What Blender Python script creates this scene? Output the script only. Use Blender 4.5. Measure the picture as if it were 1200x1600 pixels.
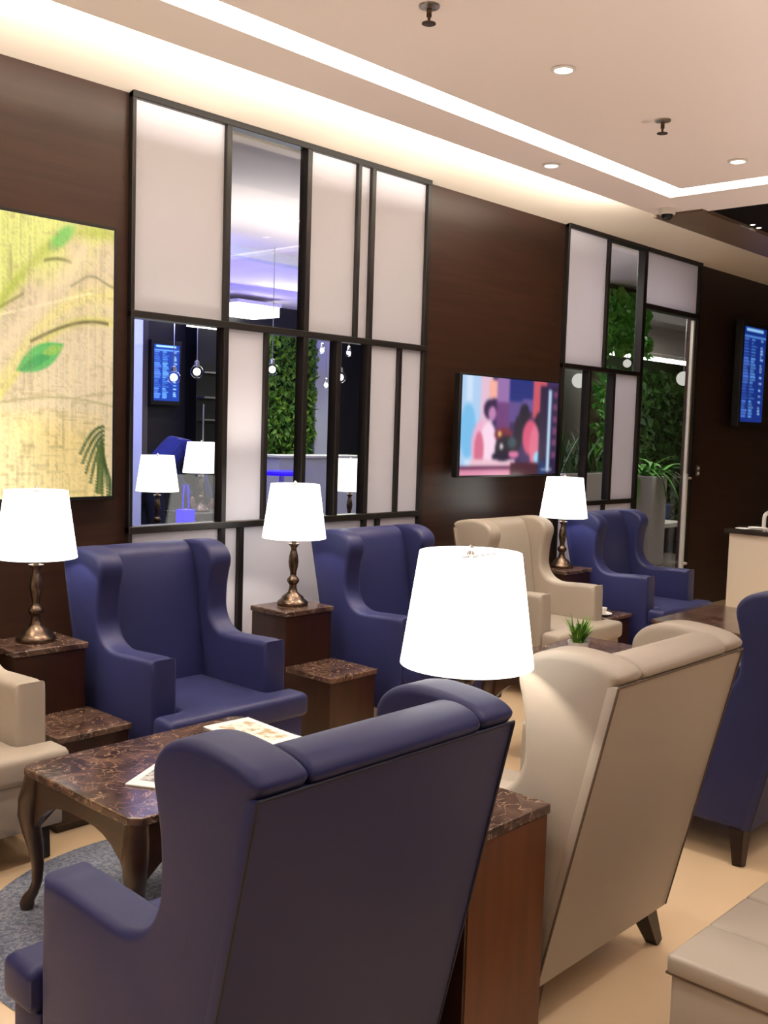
import bpy, bmesh, math, random
from mathutils import Vector, Matrix, Euler
import numpy as np
for o in list(bpy.data.objects): bpy.data.objects.remove(o)
sc = bpy.context.scene
COL = sc.collection
rad = math.radians
rng = random.Random(7)

# ------------------------------------------------------------------ camera
# world: X runs along the panelled wall, Y towards it (wall face Y = 4.15), Z up; metres
cam_d = bpy.data.cameras.new('camera'); cam = bpy.data.objects.new('camera', cam_d); COL.objects.link(cam)
YAW, PITCH, ROLL, FPX = rad(47.18), rad(-4.59), rad(1.73), 1606.0
f = Vector((math.sin(YAW)*math.cos(PITCH), math.cos(YAW)*math.cos(PITCH), math.sin(PITCH)))
r0 = Vector((math.cos(YAW), -math.sin(YAW), 0)); u0 = r0.cross(f)
r = r0*math.cos(ROLL) + u0*math.sin(ROLL); u = u0*math.cos(ROLL) - r0*math.sin(ROLL)
M = Matrix(((r.x, u.x, -f.x, 0), (r.y, u.y, -f.y, 0), (r.z, u.z, -f.z, 1.5), (0, 0, 0, 1)))
cam.matrix_world = M
cam_d.sensor_fit = 'VERTICAL'; cam_d.sensor_height = 32.0; cam_d.lens = 32.0*FPX/1600.0
cam_d.clip_start = 0.05; cam_d.clip_end = 100
sc.camera = cam

# ------------------------------------------------------------------ world, exposure
w = bpy.data.worlds.new('world'); sc.world = w; w.use_nodes = True
w.node_tree.nodes['Background'].inputs[0].default_value = (1.0, 0.88, 0.80, 1)
w.node_tree.nodes['Background'].inputs[1].default_value = 0.03
vs = sc.view_settings
vs.view_transform = 'Standard'; vs.look = 'None'; vs.gamma = 1.0; vs.use_curve_mapping = False; vs.exposure = 0.0

def area(name, loc, rot, sx, sy, power, col=(1, .88, .76)):
    d = bpy.data.lights.new(name, 'AREA'); d.shape = 'RECTANGLE'; d.size = sx; d.size_y = sy; d.energy = power; d.color = col
    o = bpy.data.objects.new(name, d); COL.objects.link(o); o.location = loc; o.rotation_euler = rot; return o
# LED runs: hidden above the lip of the wall slot, shining up and over to the wall
area('slot_led_light', (1.55, 3.32, 2.965), (rad(168), 0, 0), 9.3, 0.03, 360, (1, .9, .78))
# downlights of the lounge outside the frame (the three in view carry their own beams)
def beam(name, loc, power, size=125):
    d = bpy.data.lights.new(name, 'SPOT'); d.energy = power; d.color = (1, .89, .79); d.spot_size = rad(size); d.spot_blend = 1; d.shadow_soft_size = .12
    o = bpy.data.objects.new(name, d); COL.objects.link(o); o.location = loc; return o
for bx, e in ((.14, 55), (1.78, 66), (7.0, 70), (8.6, 120)): beam('downlight_beam', (bx, 2.3, 2.88), e, 100)  # the two rightmost added to brighten the frosted panes and right-hand wall
for bx, e in ((.14, 60), (1.78, 85), (3.42, 58), (5.06, 85), (6.9, 85), (8.6, 85)): beam('downlight_beam', (bx, .7, 2.88), e, 75)
for bx in (.14, 1.78, 3.42, 5.06, 6.9): beam('downlight_beam', (bx, -.9, 2.88), 50, 75)
for bx in (6.55, 7.2, 7.85):       # unseen spots added behind the frosted panes to backlight them
    q = beam('pane_backlight_fill', (bx, 4.95, 3.0), 110, 120); q.rotation_euler = (rad(-35), 0, 0)
# unseen fill spots, added to throw neutral light up onto the ceiling
for lx, ly in ((-.6, 3.7), (-.7, 1.4), (.9, -.9), (3.0, -.5), (4.9, .2), (7.4, .9)):
    q = beam('ceiling_fill_uplight', (lx, ly, 1.2), 115, 145); q.rotation_euler = (rad(180), 0, 0); q.data.color = (1, .93, .90)
# the room behind the glass
area('back_room_light', (6.0, 5.9, 2.3), (rad(180), 0, 0), 3.5, .9, 34, (1, .95, .9))
area('back_room_blue_light', (7.2, 8.6, 2.2), (rad(180), 0, 0), 5.5, 2.2, 62, (.22, .19, 1))
area('back_room_pillar_light', (4.6, 6.7, 2.6), (rad(60), 0, rad(-20)), .6, .6, 60, (.26, .32, 1))
area('back_room_green_light', (8.6, 9.2, 2.9), (rad(-40), 0, 0), 2.0, .3, 75, (1, 1, .8))
area('back_room_wall_fill', (6.9, 9.3, 2.95), (rad(-30), 0, 0), 1.6, .2, 22, (1, .93, .85))  # fill added to lift the grey-brown wall, no fitting there
area('corridor_light', (11.4, 5.0, 2.95), (0, 0, 0), 1.6, .5, 34, (1, .95, .85))
area('corridor_plant_light', (12.0, 6.0, 2.5), (rad(20), 0, 0), 2.2, .3, 20, (.95, 1, .8))

# ------------------------------------------------------------------ materials
def srgb(r, g, b):
    def c(x):
        x /= 255.0
        return x/12.92 if x <= .04045 else ((x+.055)/1.055)**2.4
    return (c(r), c(g), c(b), 1)
def mat(name, col, rough=.5, metal=0, spec=.5, noise=None, bump=None, emit=None, estr=0, sheen=0, coat=0):
    m = bpy.data.materials.new(name); m.use_nodes = True
    nt = m.node_tree; b = nt.nodes['Principled BSDF']
    b.inputs['Base Color'].default_value = col; b.inputs['Roughness'].default_value = rough
    b.inputs['Metallic'].default_value = metal; b.inputs['Specular IOR Level'].default_value = spec
    b.inputs['Sheen Weight'].default_value = sheen; b.inputs['Coat Weight'].default_value = coat
    if emit: b.inputs['Emission Color'].default_value = emit; b.inputs['Emission Strength'].default_value = estr
    tc = nt.nodes.new('ShaderNodeTexCoord')
    if noise:      # (scale vec, detail, col2, low, high)
        mp = nt.nodes.new('ShaderNodeMapping'); mp.inputs['Scale'].default_value = noise[0]
        nt.links.new(tc.outputs['Object'], mp.inputs[0])
        n = nt.nodes.new('ShaderNodeTexNoise'); n.inputs['Scale'].default_value = 1; n.inputs['Detail'].default_value = noise[1]
        nt.links.new(mp.outputs[0], n.inputs[0])
        rp = nt.nodes.new('ShaderNodeValToRGB'); rp.color_ramp.elements[0].position = noise[3]; rp.color_ramp.elements[1].position = noise[4]
        rp.color_ramp.elements[0].color = col; rp.color_ramp.elements[1].color = noise[2]
        nt.links.new(n.outputs[0], rp.inputs[0]); nt.links.new(rp.outputs[0], b.inputs['Base Color'])
    if bump:       # (scale, strength)
        n = nt.nodes.new('ShaderNodeTexNoise'); n.inputs['Scale'].default_value = bump[0]; n.inputs['Detail'].default_value = 3
        nt.links.new(tc.outputs['Object'], n.inputs[0])
        bp = nt.nodes.new('ShaderNodeBump'); bp.inputs['Strength'].default_value = bump[1]; bp.inputs['Distance'].default_value = .01
        nt.links.new(n.outputs[0], bp.inputs['Height']); nt.links.new(bp.outputs[0], b.inputs['Normal'])
    return m
def emission(name, col, s):
    m = bpy.data.materials.new(name); m.use_nodes = True; nt = m.node_tree; nt.nodes.clear()
    e = nt.nodes.new('ShaderNodeEmission'); e.inputs[0].default_value = col; e.inputs[1].default_value = s
    o = nt.nodes.new('ShaderNodeOutputMaterial'); nt.links.new(e.outputs[0], o.inputs[0]); return m
def marble(name, base, mid, vein):
    m = mat(name, base, rough=.16, spec=.5); nt = m.node_tree; b = nt.nodes['Principled BSDF']
    tc = nt.nodes.new('ShaderNodeTexCoord')
    n1 = nt.nodes.new('ShaderNodeTexNoise'); n1.inputs['Scale'].default_value = 9; n1.inputs['Detail'].default_value = 8; n1.inputs['Distortion'].default_value = 1.6
    nt.links.new(tc.outputs['Object'], n1.inputs[0])
    r1 = nt.nodes.new('ShaderNodeValToRGB'); r1.color_ramp.elements[0].position = .38; r1.color_ramp.elements[1].position = .68
    r1.color_ramp.elements[0].color = base; r1.color_ramp.elements[1].color = mid
    nt.links.new(n1.outputs[0], r1.inputs[0])
    n2 = nt.nodes.new('ShaderNodeTexNoise'); n2.inputs['Scale'].default_value = 8; n2.inputs['Detail'].default_value = 9; n2.inputs['Distortion'].default_value = 2.5
    nt.links.new(tc.outputs['Object'], n2.inputs[0])
    r2 = nt.nodes.new('ShaderNodeValToRGB'); e = r2.color_ramp.elements
    e[0].position = .488; e[0].color = (0, 0, 0, 1); e[1].position = .502; e[1].color = (.8, .8, .8, 1)
    e2 = e.new(.516); e2.color = (0, 0, 0, 1)
    nt.links.new(n2.outputs[0], r2.inputs[0])
    mx = nt.nodes.new('ShaderNodeMix'); mx.data_type = 'RGBA'; mx.inputs[7].default_value = vein
    nt.links.new(r2.outputs[0], mx.inputs[0]); nt.links.new(r1.outputs[0], mx.inputs[6]); nt.links.new(mx.outputs[2], b.inputs['Base Color'])
    return m
def glass(name, tint):
    m = bpy.data.materials.new(name); m.use_nodes = True; nt = m.node_tree; nt.nodes.clear()
    t = nt.nodes.new('ShaderNodeBsdfTransparent'); t.inputs[0].default_value = tint
    g = nt.nodes.new('ShaderNodeBsdfGlossy'); g.inputs['Roughness'].default_value = .02
    lw = nt.nodes.new('ShaderNodeLayerWeight'); lw.inputs[0].default_value = .5
    p = nt.nodes.new('ShaderNodeMath'); p.operation = 'POWER'; p.inputs[1].default_value = 5
    a = nt.nodes.new('ShaderNodeMath'); a.operation = 'MULTIPLY_ADD'; a.inputs[1].default_value = .9; a.inputs[2].default_value = .035
    nt.links.new(lw.outputs['Facing'], p.inputs[0]); nt.links.new(p.outputs[0], a.inputs[0])
    mx = nt.nodes.new('ShaderNodeMixShader'); nt.links.new(a.outputs[0], mx.inputs[0]); nt.links.new(t.outputs[0], mx.inputs[1]); nt.links.new(g.outputs[0], mx.inputs[2])
    o = nt.nodes.new('ShaderNodeOutputMaterial'); nt.links.new(mx.outputs[0], o.inputs[0]); return m
def frosted(name, col):
    m = mat(name, col, rough=.42, spec=.3); nt = m.node_tree; b = nt.nodes['Principled BSDF']; o = nt.nodes['Material Output']
    t = nt.nodes.new('ShaderNodeBsdfTranslucent'); t.inputs[0].default_value = col
    mx = nt.nodes.new('ShaderNodeMixShader'); mx.inputs[0].default_value = .25
    nt.links.new(b.outputs[0], mx.inputs[1]); nt.links.new(t.outputs[0], mx.inputs[2]); nt.links.new(mx.outputs[0], o.inputs[0]); return m
def screen_mat(name, s, rough=.25, lit=False):
    m = bpy.data.materials.new(name); m.use_nodes = True; nt = m.node_tree; b = nt.nodes['Principled BSDF']
    at = nt.nodes.new('ShaderNodeAttribute'); at.attribute_name = 'Col'
    b.inputs['Base Color'].default_value = (.02, .02, .02, 1); b.inputs['Roughness'].default_value = rough
    if lit: 
        dk = nt.nodes.new('ShaderNodeMix'); dk.data_type = 'RGBA'; dk.inputs[0].default_value = .75; dk.inputs[6].default_value = (0, 0, 0, 1)
        nt.links.new(at.outputs['Color'], dk.inputs[7]); nt.links.new(dk.outputs[2], b.inputs['Base Color'])
    nt.links.new(at.outputs['Color'], b.inputs['Emission Color']); b.inputs['Emission Strength'].default_value = s
    return m
MT = dict(
    blue=mat('navy_fabric', srgb(33, 37, 85), .5, spec=.35, sheen=.04, bump=(420, .06)),
    blue2=mat('navy_fabric_back', srgb(33, 37, 85), .5, spec=.35, sheen=.04, bump=(420, .06)),
    beige=mat('beige_leather', srgb(172, 161, 147), .45, spec=.4, bump=(300, .05)),
    greyb=mat('grey_beige_leather', srgb(176, 166, 152), .42, spec=.4, bump=(300, .05)),
    darkleg=mat('dark_stained_wood', srgb(44, 28, 20), .3, noise=((6, 6, 40), 4, srgb(30, 18, 12), .35, .65)),
    walnut=mat('dark_walnut', srgb(54, 34, 24), .3, noise=((3, 3, 30), 4, srgb(38, 24, 17), .3, .7), coat=.2),
    tablewood=mat('dark_red_walnut', srgb(56, 28, 16), .3, noise=((24, 24, 3), 4, srgb(40, 20, 12), .3, .7)),  # dark tone also holds the shade between the wall-side chairs
    backwood=mat('reddish_walnut', srgb(108, 62, 36), .35, noise=((24, 24, 3), 4, srgb(90, 50, 28), .3, .7)),  # oranger back laminate, warm light also held in its tone
    panel=mat('dark_wall_veneer', srgb(58, 38, 29), .33, noise=((1.5, 6, 26), 5, srgb(45, 28, 21), .3, .7), spec=.35),
    floor=mat('cream_polished_tile', srgb(226, 200, 164), .16, noise=((.9, .9, .9), 5, srgb(218, 188, 150), .35, .7), spec=.45),
    ceil=mat('white_ceiling_paint', srgb(244, 234, 232), .85, spec=.2),
    slot=mat('white_slot_paint', srgb(236, 226, 212), .85, spec=.2),
    soffit=mat('brown_soffit', srgb(112, 92, 76), .4),
    blackc=mat('black_gloss_ceiling', srgb(20, 15, 13), .6, spec=.08),
    frame=mat('black_frame_metal', srgb(22, 18, 17), .38, spec=.4),
    frost=frosted('frosted_white_glass', srgb(234, 233, 242)),
    glass=glass('clear_glass', (.94, .96, .96, 1)),
    steel=mat('brushed_steel', srgb(190, 185, 178), .28, metal=1),
    pale=mat('pale_satin_steel', srgb(205, 200, 192), .35, metal=.25),
    bronze=mat('antique_bronze', srgb(120, 100, 84), .27, metal=.9, noise=((30, 30, 30), 4, srgb(84, 68, 56), .4, .7)),
    shade=emission('lit_lamp_shade', (1, .95, .88, 1), 3.2),
    bulb=emission('lit_bulb', (1, .9, .75, 1), 8),
    strip=emission('light_strip_diffuser', (1, .95, .86, 1), 7),
    down=emission('downlight_lens', (1, .95, .88, 1), 6),
    spot=emission('pin_light', (1, .95, .85, 1), 9),
    marble=marble('brown_marble', srgb(60, 42, 37), srgb(106, 82, 69), srgb(168, 142, 120)),
    rug=mat('blue_grey_rug', srgb(94, 100, 118), .95, spec=.1, noise=((90, 90, 90), 4, srgb(134, 138, 150), .4, .62), bump=(160, .8)),
    white=mat('white_ceramic', srgb(240, 236, 230), .3),
    paper=mat('white_paper', srgb(244, 242, 240), .6),
    print=mat('grey_print', srgb(120, 120, 124), .6, noise=((60, 60, 60), 3, srgb(200, 198, 196), .42, .58)),
    printb=mat('cream_print', srgb(240, 234, 222), .6, noise=((30, 30, 30), 3, srgb(190, 164, 128), .5, .62)),
    black=mat('black_plastic', srgb(16, 15, 16), .35),
    leaf=mat('green_leaf', srgb(70, 120, 40), .5, noise=((9, 9, 9), 3, srgb(120, 160, 50), .35, .65)),
    leafd=mat('dark_green_leaf', srgb(34, 74, 34), .5, noise=((4, 4, 4), 3, srgb(70, 116, 44), .35, .7)),
    leafb=mat('bright_green_leaf', srgb(70, 150, 46), .45, noise=((6, 6, 6), 3, srgb(120, 190, 70), .35, .7)),
    hedge=mat('moss_wall_backing', srgb(34, 58, 24), .9),
    stem=mat('plant_stem', srgb(80, 70, 40), .7),
    potw=mat('pale_planter', srgb(214, 206, 200), .5),
    cream=mat('cream_counter_front', srgb(244, 230, 208), .35, spec=.4),
    dstone=mat('dark_counter_top', srgb(40, 32, 28), .2),
    backwall=mat('grey_brown_wall', srgb(92, 84, 80), .5),
    backdark=mat('dark_back_wall', srgb(34, 32, 36), .4),
    bluegrey=mat('dark_blue_grey', srgb(60, 72, 110), .5),
    backfloor=mat('grey_back_floor', srgb(120, 110, 104), .25),
    pillar=mat('white_pillar_paint', srgb(214, 216, 226), .6),
    bluelit=mat('blue_lit_acrylic', srgb(14, 4, 200), .3, emit=(.03, .0, 1, 1), estr=.9),
    shirt=mat('blue_shirt', srgb(44, 52, 120), .8), trousers=mat('dark_trousers', srgb(24, 26, 40), .8),
    skin=mat('skin_tone', srgb(150, 105, 80), .55), hair=mat('dark_hair', srgb(22, 18, 18), .6),
    globe=glass('clear_globe_glass', (.97, .97, .97, 1)),
    wallcream=mat('cream_wall_paint', srgb(214, 196, 176), .7),
    chrome=mat('chrome', srgb(220, 220, 220), .12, metal=1),
    opal=emission('opal_globe', (1, .95, .85, 1), .75),
    thread=mat('dark_seam', srgb(96, 80, 66), .7),
    weltb=mat('navy_welt', srgb(22, 22, 48), .6),
)

# ------------------------------------------------------------------ helpers
def obj(name, bm, m, parent=None, smooth=False, sharp=40, loc=None):
    bmesh.ops.recalc_face_normals(bm, faces=bm.faces)
    me = bpy.data.meshes.new(name); bm.to_mesh(me); bm.free()
    if smooth:
        for p in me.polygons: p.use_smooth = True
        me.set_sharp_from_angle(angle=rad(sharp))
    me.materials.append(MT[m] if isinstance(m, str) else m)
    o = bpy.data.objects.new(name, me); COL.objects.link(o)
    if parent: o.parent = parent
    if loc: o.location = loc
    return o
def thing(name, label, cat, loc=(0, 0, 0), rz=0, group=None):
    o = bpy.data.objects.new(name, None); COL.objects.link(o); o.empty_display_size = .1
    o.location = loc; o.rotation_euler = (0, 0, rz); tag(o, label, cat, group); return o
def tag(o, label=None, cat=None, group=None, kind=None):
    if label: o['label'] = label
    if cat: o['category'] = cat
    if group: o['group'] = group
    if kind: o['kind'] = kind
    return o
def struct(name, bm, m, **k):
    o = obj(name, bm, m, **k); o['kind'] = 'structure'; return o
def dup(root, loc, rz, label, group=None):
    r = root.copy(); COL.objects.link(r); r.location = loc; r.rotation_euler = (0, 0, rz); r['label'] = label
    if group: r['group'] = group
    for ch in list(root.children):
        c = ch.copy(); COL.objects.link(c); c.parent = r
        for g in list(ch.children):
            d = g.copy(); COL.objects.link(d); d.parent = c
    return r
def B(): return bmesh.new()
def box(bm, x0, x1, y0, y1, z0, z1, bev=0, seg=2):
    g = bmesh.ops.create_cube(bm, size=1); vs = g['verts']
    for v in vs:
        v.co = Vector(((x0+x1)/2 + v.co.x*(x1-x0), (y0+y1)/2 + v.co.y*(y1-y0), (z0+z1)/2 + v.co.z*(z1-z0)))
    if bev:
        es = list({e for v in vs for e in v.link_edges})
        bmesh.ops.bevel(bm, geom=es, offset=bev, segments=seg, affect='EDGES', profile=.5)
    return bm
def lathe(bm, prof, seg=32, c=(0, 0), cap=True):
    rings = []
    for r_, z in prof:
        rings.append([bm.verts.new((c[0]+r_*math.cos(2*math.pi*i/seg), c[1]+r_*math.sin(2*math.pi*i/seg), z)) for i in range(seg)])
    for a, b in zip(rings, rings[1:]):
        for i in range(seg): bm.faces.new((a[i], a[(i+1) % seg], b[(i+1) % seg], b[i]))
    if cap:
        bm.faces.new(rings[0][::-1]); bm.faces.new(rings[-1])
    return bm
def tube(bm, pts, radii, seg=10, square=False, cap=True):
    pts = [Vector(p) for p in pts]
    if not hasattr(radii, '__len__'): radii = [radii]*len(pts)
    rings = []; up = Vector((0, 0, 1))
    for i, p in enumerate(pts):
        t = (pts[min(i+1, len(pts)-1)] - pts[max(i-1, 0)]).normalized()
        a = t.cross(up)
        if a.length < 1e-3: a = t.cross(Vector((0, 1, 0)))
        a.normalize(); b = a.cross(t).normalized()
        up = b if abs(t.z) < .9 else up
        if abs(t.z) > .5: a = Vector((1, 0, 0)); a = (a - t*a.dot(t)).normalized(); b = t.cross(a)
        ring = []
        for k in range(seg):
            an = 2*math.pi*(k+.5)/seg
            ring.append(bm.verts.new(p + radii[i]*(a*math.cos(an) + b*math.sin(an))))
        rings.append(ring)
    for a, b in zip(rings, rings[1:]):
        for i in range(seg): bm.faces.new((a[i], a[(i+1) % seg], b[(i+1) % seg], b[i]))
    if cap: bm.faces.new(rings[0][::-1]); bm.faces.new(rings[-1])
    return bm
def smooth_poly(pts, n=3, corners=()):
    out = []; N = len(pts)
    for i in range(N):
        if i in corners or (i+1) % N in corners:
            p1, p2 = pts[i], pts[(i+1) % N]
            p0 = pts[i-1] if i not in corners else p1
            p3 = pts[(i+2) % N] if (i+1) % N not in corners else p2
        else: p0, p1, p2, p3 = pts[i-1], pts[i], pts[(i+1) % N], pts[(i+2) % N]
        for k in range(n):
            t = k/n
            out.append(tuple(.5*(2*b + (c-a)*t + (2*a-5*b+4*c-d)*t*t + (3*b-a-3*c+d)*t**3) for a, b, c, d in zip(p0, p1, p2, p3)))
    return out
def inset(poly, d):
    N = len(poly); A = sum(poly[i][0]*poly[(i+1) % N][1]-poly[(i+1) % N][0]*poly[i][1] for i in range(N)); s = 1 if A > 0 else -1
    out = []
    for i in range(N):
        p0, p1, p2 = Vector(poly[i-1]), Vector(poly[i]), Vector(poly[(i+1) % N])
        e1 = (p1-p0).normalized(); e2 = (p2-p1).normalized()
        n1 = Vector((-e1.y, e1.x))*s; n2 = Vector((-e2.y, e2.x))*s
        m = (n1+n2); m = m/max(m.dot(m)/2, .3)
        out.append((p1 + m*d).to_tuple())
    def cr(p, q, r_): return (q[0]-p[0])*(r_[1]-p[1])-(q[1]-p[1])*(r_[0]-p[0])
    for i in range(N):                       # collapse the little loops an inset makes at tight corners
        for j in range(i+2, min(i+14, N-1)):
            A_, B_, C_, D_ = out[i], out[i+1], out[j], out[j+1]
            if cr(A_, B_, C_)*cr(A_, B_, D_) < 0 and cr(C_, D_, A_)*cr(C_, D_, B_) < 0:
                t = cr(C_, D_, A_)/(cr(C_, D_, A_)-cr(C_, D_, B_)); X = (A_[0]+(B_[0]-A_[0])*t, A_[1]+(B_[1]-A_[1])*t)
                for k in range(i+1, j+1): out[k] = X
    return out
def prism(bm, poly, a0, a1, axis='x', rr=0, n=3):
    """extrude the 2-D outline between a0 and a1 along an axis, with rounded rims of radius rr"""
    layers = []
    if rr:
        for k in range(n+1):
            t = math.pi/2*k/n; layers.append((a0 + rr*(1-math.sin(t)), rr*(1-math.cos(t))))
        layers = layers[::-1]
        layers = [(a0 + rr*(1-math.cos(math.pi/2*k/n)), rr*(1-math.sin(math.pi/2*k/n))) for k in range(n+1)]
        layers += [(a1 - rr*(1-math.cos(math.pi/2*k/n)), rr*(1-math.sin(math.pi/2*k/n))) for k in range(n, -1, -1)]
    else: layers = [(a0, 0), (a1, 0)]
    rings = []
    for a, d in layers:
        P = inset(poly, d) if d > 1e-6 else poly
        rings.append([bm.verts.new({'x': (a, p[0], p[1]), 'y': (p[0], a, p[1]), 'z': (p[0], p[1], a)}[axis]) for p in P])
    N = len(poly)
    for a, b in zip(rings, rings[1:]):
        for i in range(N): bm.faces.new((a[i], a[(i+1) % N], b[(i+1) % N], b[i]))
    bmesh.ops.remove_doubles(bm, verts=bm.verts, dist=1e-5) if rr else None
    loop = [e for e in bm.edges if len(e.link_faces) == 1]
    caps = bmesh.ops.holes_fill(bm, edges=loop, sides=0)['faces']
    bmesh.ops.triangulate(bm, faces=caps)
    return bm
def sphere(bm, c, r_, sx=1, sy=1, sz=1, u=16, v=10):
    g = bmesh.ops.create_uvsphere(bm, u_segments=u, v_segments=v, radius=r_)
    for vv in g['verts']: vv.co = Vector((c[0]+vv.co.x*sx, c[1]+vv.co.y*sy, c[2]+vv.co.z*sz))
    return bm
def picture(name, img, m, x0, x1, z0, z1, y, parent):
    """flat screen or print: an even grid in the wall plane with one colour per point"""
    h, wd, _ = img.shape
    xs = np.linspace(x0, x1, wd); zs = np.linspace(z1, z0, h)
    verts = [(float(x), y, float(z)) for z in zs for x in xs]
    faces = [(j*wd+i, (j+1)*wd+i, (j+1)*wd+i+1, j*wd+i+1) for j in range(h-1) for i in range(wd-1)]
    me = bpy.data.meshes.new(name); me.from_pydata(verts, [], faces)
    ca = me.color_attributes.new('Col', 'FLOAT_COLOR', 'POINT')
    c = img.reshape(-1, 3)/255.0; c = np.where(c <= .04045, c/12.92, ((c+.055)/1.055)**2.4)
    ca.data.foreach_set('color', np.hstack([c, np.ones((len(c), 1))]).astype(np.float32).ravel())
    me.materials.append(m); o = bpy.data.objects.new(name, me); COL.objects.link(o); o.parent = parent; return o

# ------------------------------------------------------------------ structure
W = 4.15
struct('floor', box(B(), -4, 14, -4, 4.25, -.06, 0), 'floor')
bm = B()
box(bm, -4, 2.695, W, W+.08, 0, 3.0); box(bm, 4.785, 6.285, W, W+.08, 0, 3.0); box(bm, 8.365, 14, W, W+.08, 0, 3.0)
struct('wall_back', bm, 'panel')
struct('wall_right', box(B(), 14, 14.12, -4, W+.08, 0, 3.0), 'wallcream')
struct('wall_front', box(B(), -4, 14, -4.12, -4, 0, 3.0), 'backwall')  # unseen, added dark to keep light off the chair backs
struct('wall_left', box(B(), -4.12, -4, -4, W+.08, 0, 3.0), 'wallcream')
bm = B()
box(bm, -4, 5.44, -4, 2.84, 2.90, 2.99)          # middle field
box(bm, -4, 6.06, 2.99, 3.285, 2.90, 2.935)      # band along the wall
box(bm, 5.605, 6.06, -4, 2.99, 2.90, 2.935)      # band across the end
struct('ceiling', bm, 'ceil')
struct('trim_1', prism(B(), [(3.2, 3.23), (W+.08, 2.967), (W+.08, 3.1), (3.2, 3.3)], -4, 14, 'x'), 'slot')       # ceiling of the wall slot
bm = B(); box(bm, 6.06, 14, 2.97, 3.30, 2.885, 2.96); struct('trim_2', bm, 'soffit')
struct('trim_3', box(B(), 5.98, 6.06, 2.97, 3.30, 2.885, 2.90), 'soffit')
struct('trim_4', box(B(), 6.06, 14, -4, 2.97, 2.91, 2.97), 'blackc')
# recessed light strip round the middle field
ls = thing('cove_light_strip', 'continuous white light strip recessed in the ceiling, turning one corner', 'light', (0, 0, 2.93))
obj('strip_diffuser', box(B(), -4, 5.605, 2.84, 2.99, 0, .02), 'strip', ls)
obj('strip_diffuser', box(B(), 5.44, 5.605, -4, 2.84, 0, .02), 'strip', ls)
# slot lamp housing
sl = thing('slot_light_rail', 'hidden light rail lying on the ceiling band beside the wall slot', 'light', (1.4, 3.27, 2.935))
obj('rail', box(B(), -4.5, 4.66, -.02, .01, 0, .02), 'white', sl)

# ---- glazed partitions
def window(name, x0, x1, cells, rails, posts):
    root = bpy.data.objects.new(name, None); COL.objects.link(root); root.location = (x0, W, 0); root['kind'] = 'structure'
    for a, b, z0, z1 in rails: obj('rail', box(B(), a-x0, b-x0, -.035, .035, z0, z1, .003, 1), 'frame', root)
    for a, wd, z0, z1 in posts: obj('mullion', box(B(), a-x0-wd/2, a-x0+wd/2, -.033, .033, z0, z1, .003, 1), 'frame', root)
    for a, b, z0, z1, kind in cells:
        if kind == 'f': obj('frosted_pane', box(B(), a-x0, b-x0, -.008, .008, z0, z1), 'frost', root)
        else: obj('clear_pane', box(B(), a-x0, b-x0, -.004, .004, z0, z1), 'glass', root)
    return root
h = .018
window('window_1', 2.71, 4.77,
    [(2.71, 3.25, 2.0, 3.0, 'f'), (3.25, 3.79, 2.0, 3.0, 'c'), (3.79, 4.17, 2.0, 3.0, 'f'), (4.17, 4.28, 2.0, 3.0, 'f'), (4.28, 4.77, 2.0, 3.0, 'f'),
     (2.71, 3.25, 1.0, 2.0, 'c'), (3.25, 3.52, 1.0, 2.0, 'f'), (3.52, 3.79, 1.0, 2.0, 'c'), (3.79, 4.04, 1.0, 2.0, 'c'), (4.04, 4.29, 1.0, 2.0, 'c'),
     (4.29, 4.55, 1.0, 2.0, 'f'), (4.55, 4.77, 1.0, 2.0, 'f'),
     (2.71, 3.25, 0.03, 1.0, 'f'), (3.25, 3.37, 0.03, 1.0, 'f'), (3.37, 4.28, 0.03, 1.0, 'f'), (4.28, 4.40, 0.03, 1.0, 'f'), (4.40, 4.77, .03, 1.0, 'f')],
    [(2.695, 4.785, 2.965, 3.0), (2.695, 4.785, 1.98, 2.014), (2.695, 4.785, .975, 1.01), (2.695, 4.785, 0, .06)],
    [(2.705, .02, 0, 3.0), (4.77, .035, 0, 3.0), (3.25, .032, 0, 3.0), (3.79, .034, 1.0, 3.0), (4.17, .026, 2.0, 3.0), (4.285, .032, 0, 3.0),
     (3.52, .026, 1.0, 2.0), (4.04, .034, 1.0, 2.0), (4.55, .028, 1.0, 2.0), (3.37, .034, 0, 1.0), (4.40, .03, 0, 1.0)])
window('window_2', 6.30, 7.40,
    [(6.30, 6.85, 2.0, 3.0, 'f'), (6.85, 7.39, 2.0, 3.0, 'c'),
     (6.30, 6.65, 1.0, 2.0, 'c'), (6.65, 7.0, 1.0, 2.0, 'c'), (7.0, 7.39, 1.0, 2.0, 'f'),
     (6.30, 6.93, .03, 1.0, 'f'), (6.93, 7.39, .03, 1.0, 'f')],
    [(6.285, 7.39, 2.965, 3.0), (6.285, 7.39, 1.98, 2.014), (6.285, 7.39, .975, 1.01), (6.285, 7.39, 0, .06)],
    [(6.295, .02, 0, 3.0), (7.40, .05, 0, 3.0), (6.85, .03, 2.0, 3.0), (6.65, .032, 1.0, 2.0), (7.0, .032, 1.0, 2.0), (6.93, .03, 0, 1.0)])
d = bpy.data.objects.new('door_1', None); COL.objects.link(d); d.location = (7.425, W, 0); d['kind'] = 'structure'
obj('transom_pane', box(B(), 0, .925, -.008, .008, 2.56, 2.97), 'frost', d)
obj('head_rail', box(B(), 0, .925, -.035, .035, 2.52, 2.56, .003, 1), 'frame', d)
obj('top_rail', box(B(), 0, .94, -.035, .035, 2.965, 3.0, .003, 1), 'frame', d)
obj('jamb', box(B(), .895, .94, -.035, .035, 0, 2.965, .003, 1), 'frame', d)
obj('door_pane', box(B(), .012, .865, -.006, .006, .02, 2.51), 'glass', d)
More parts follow.
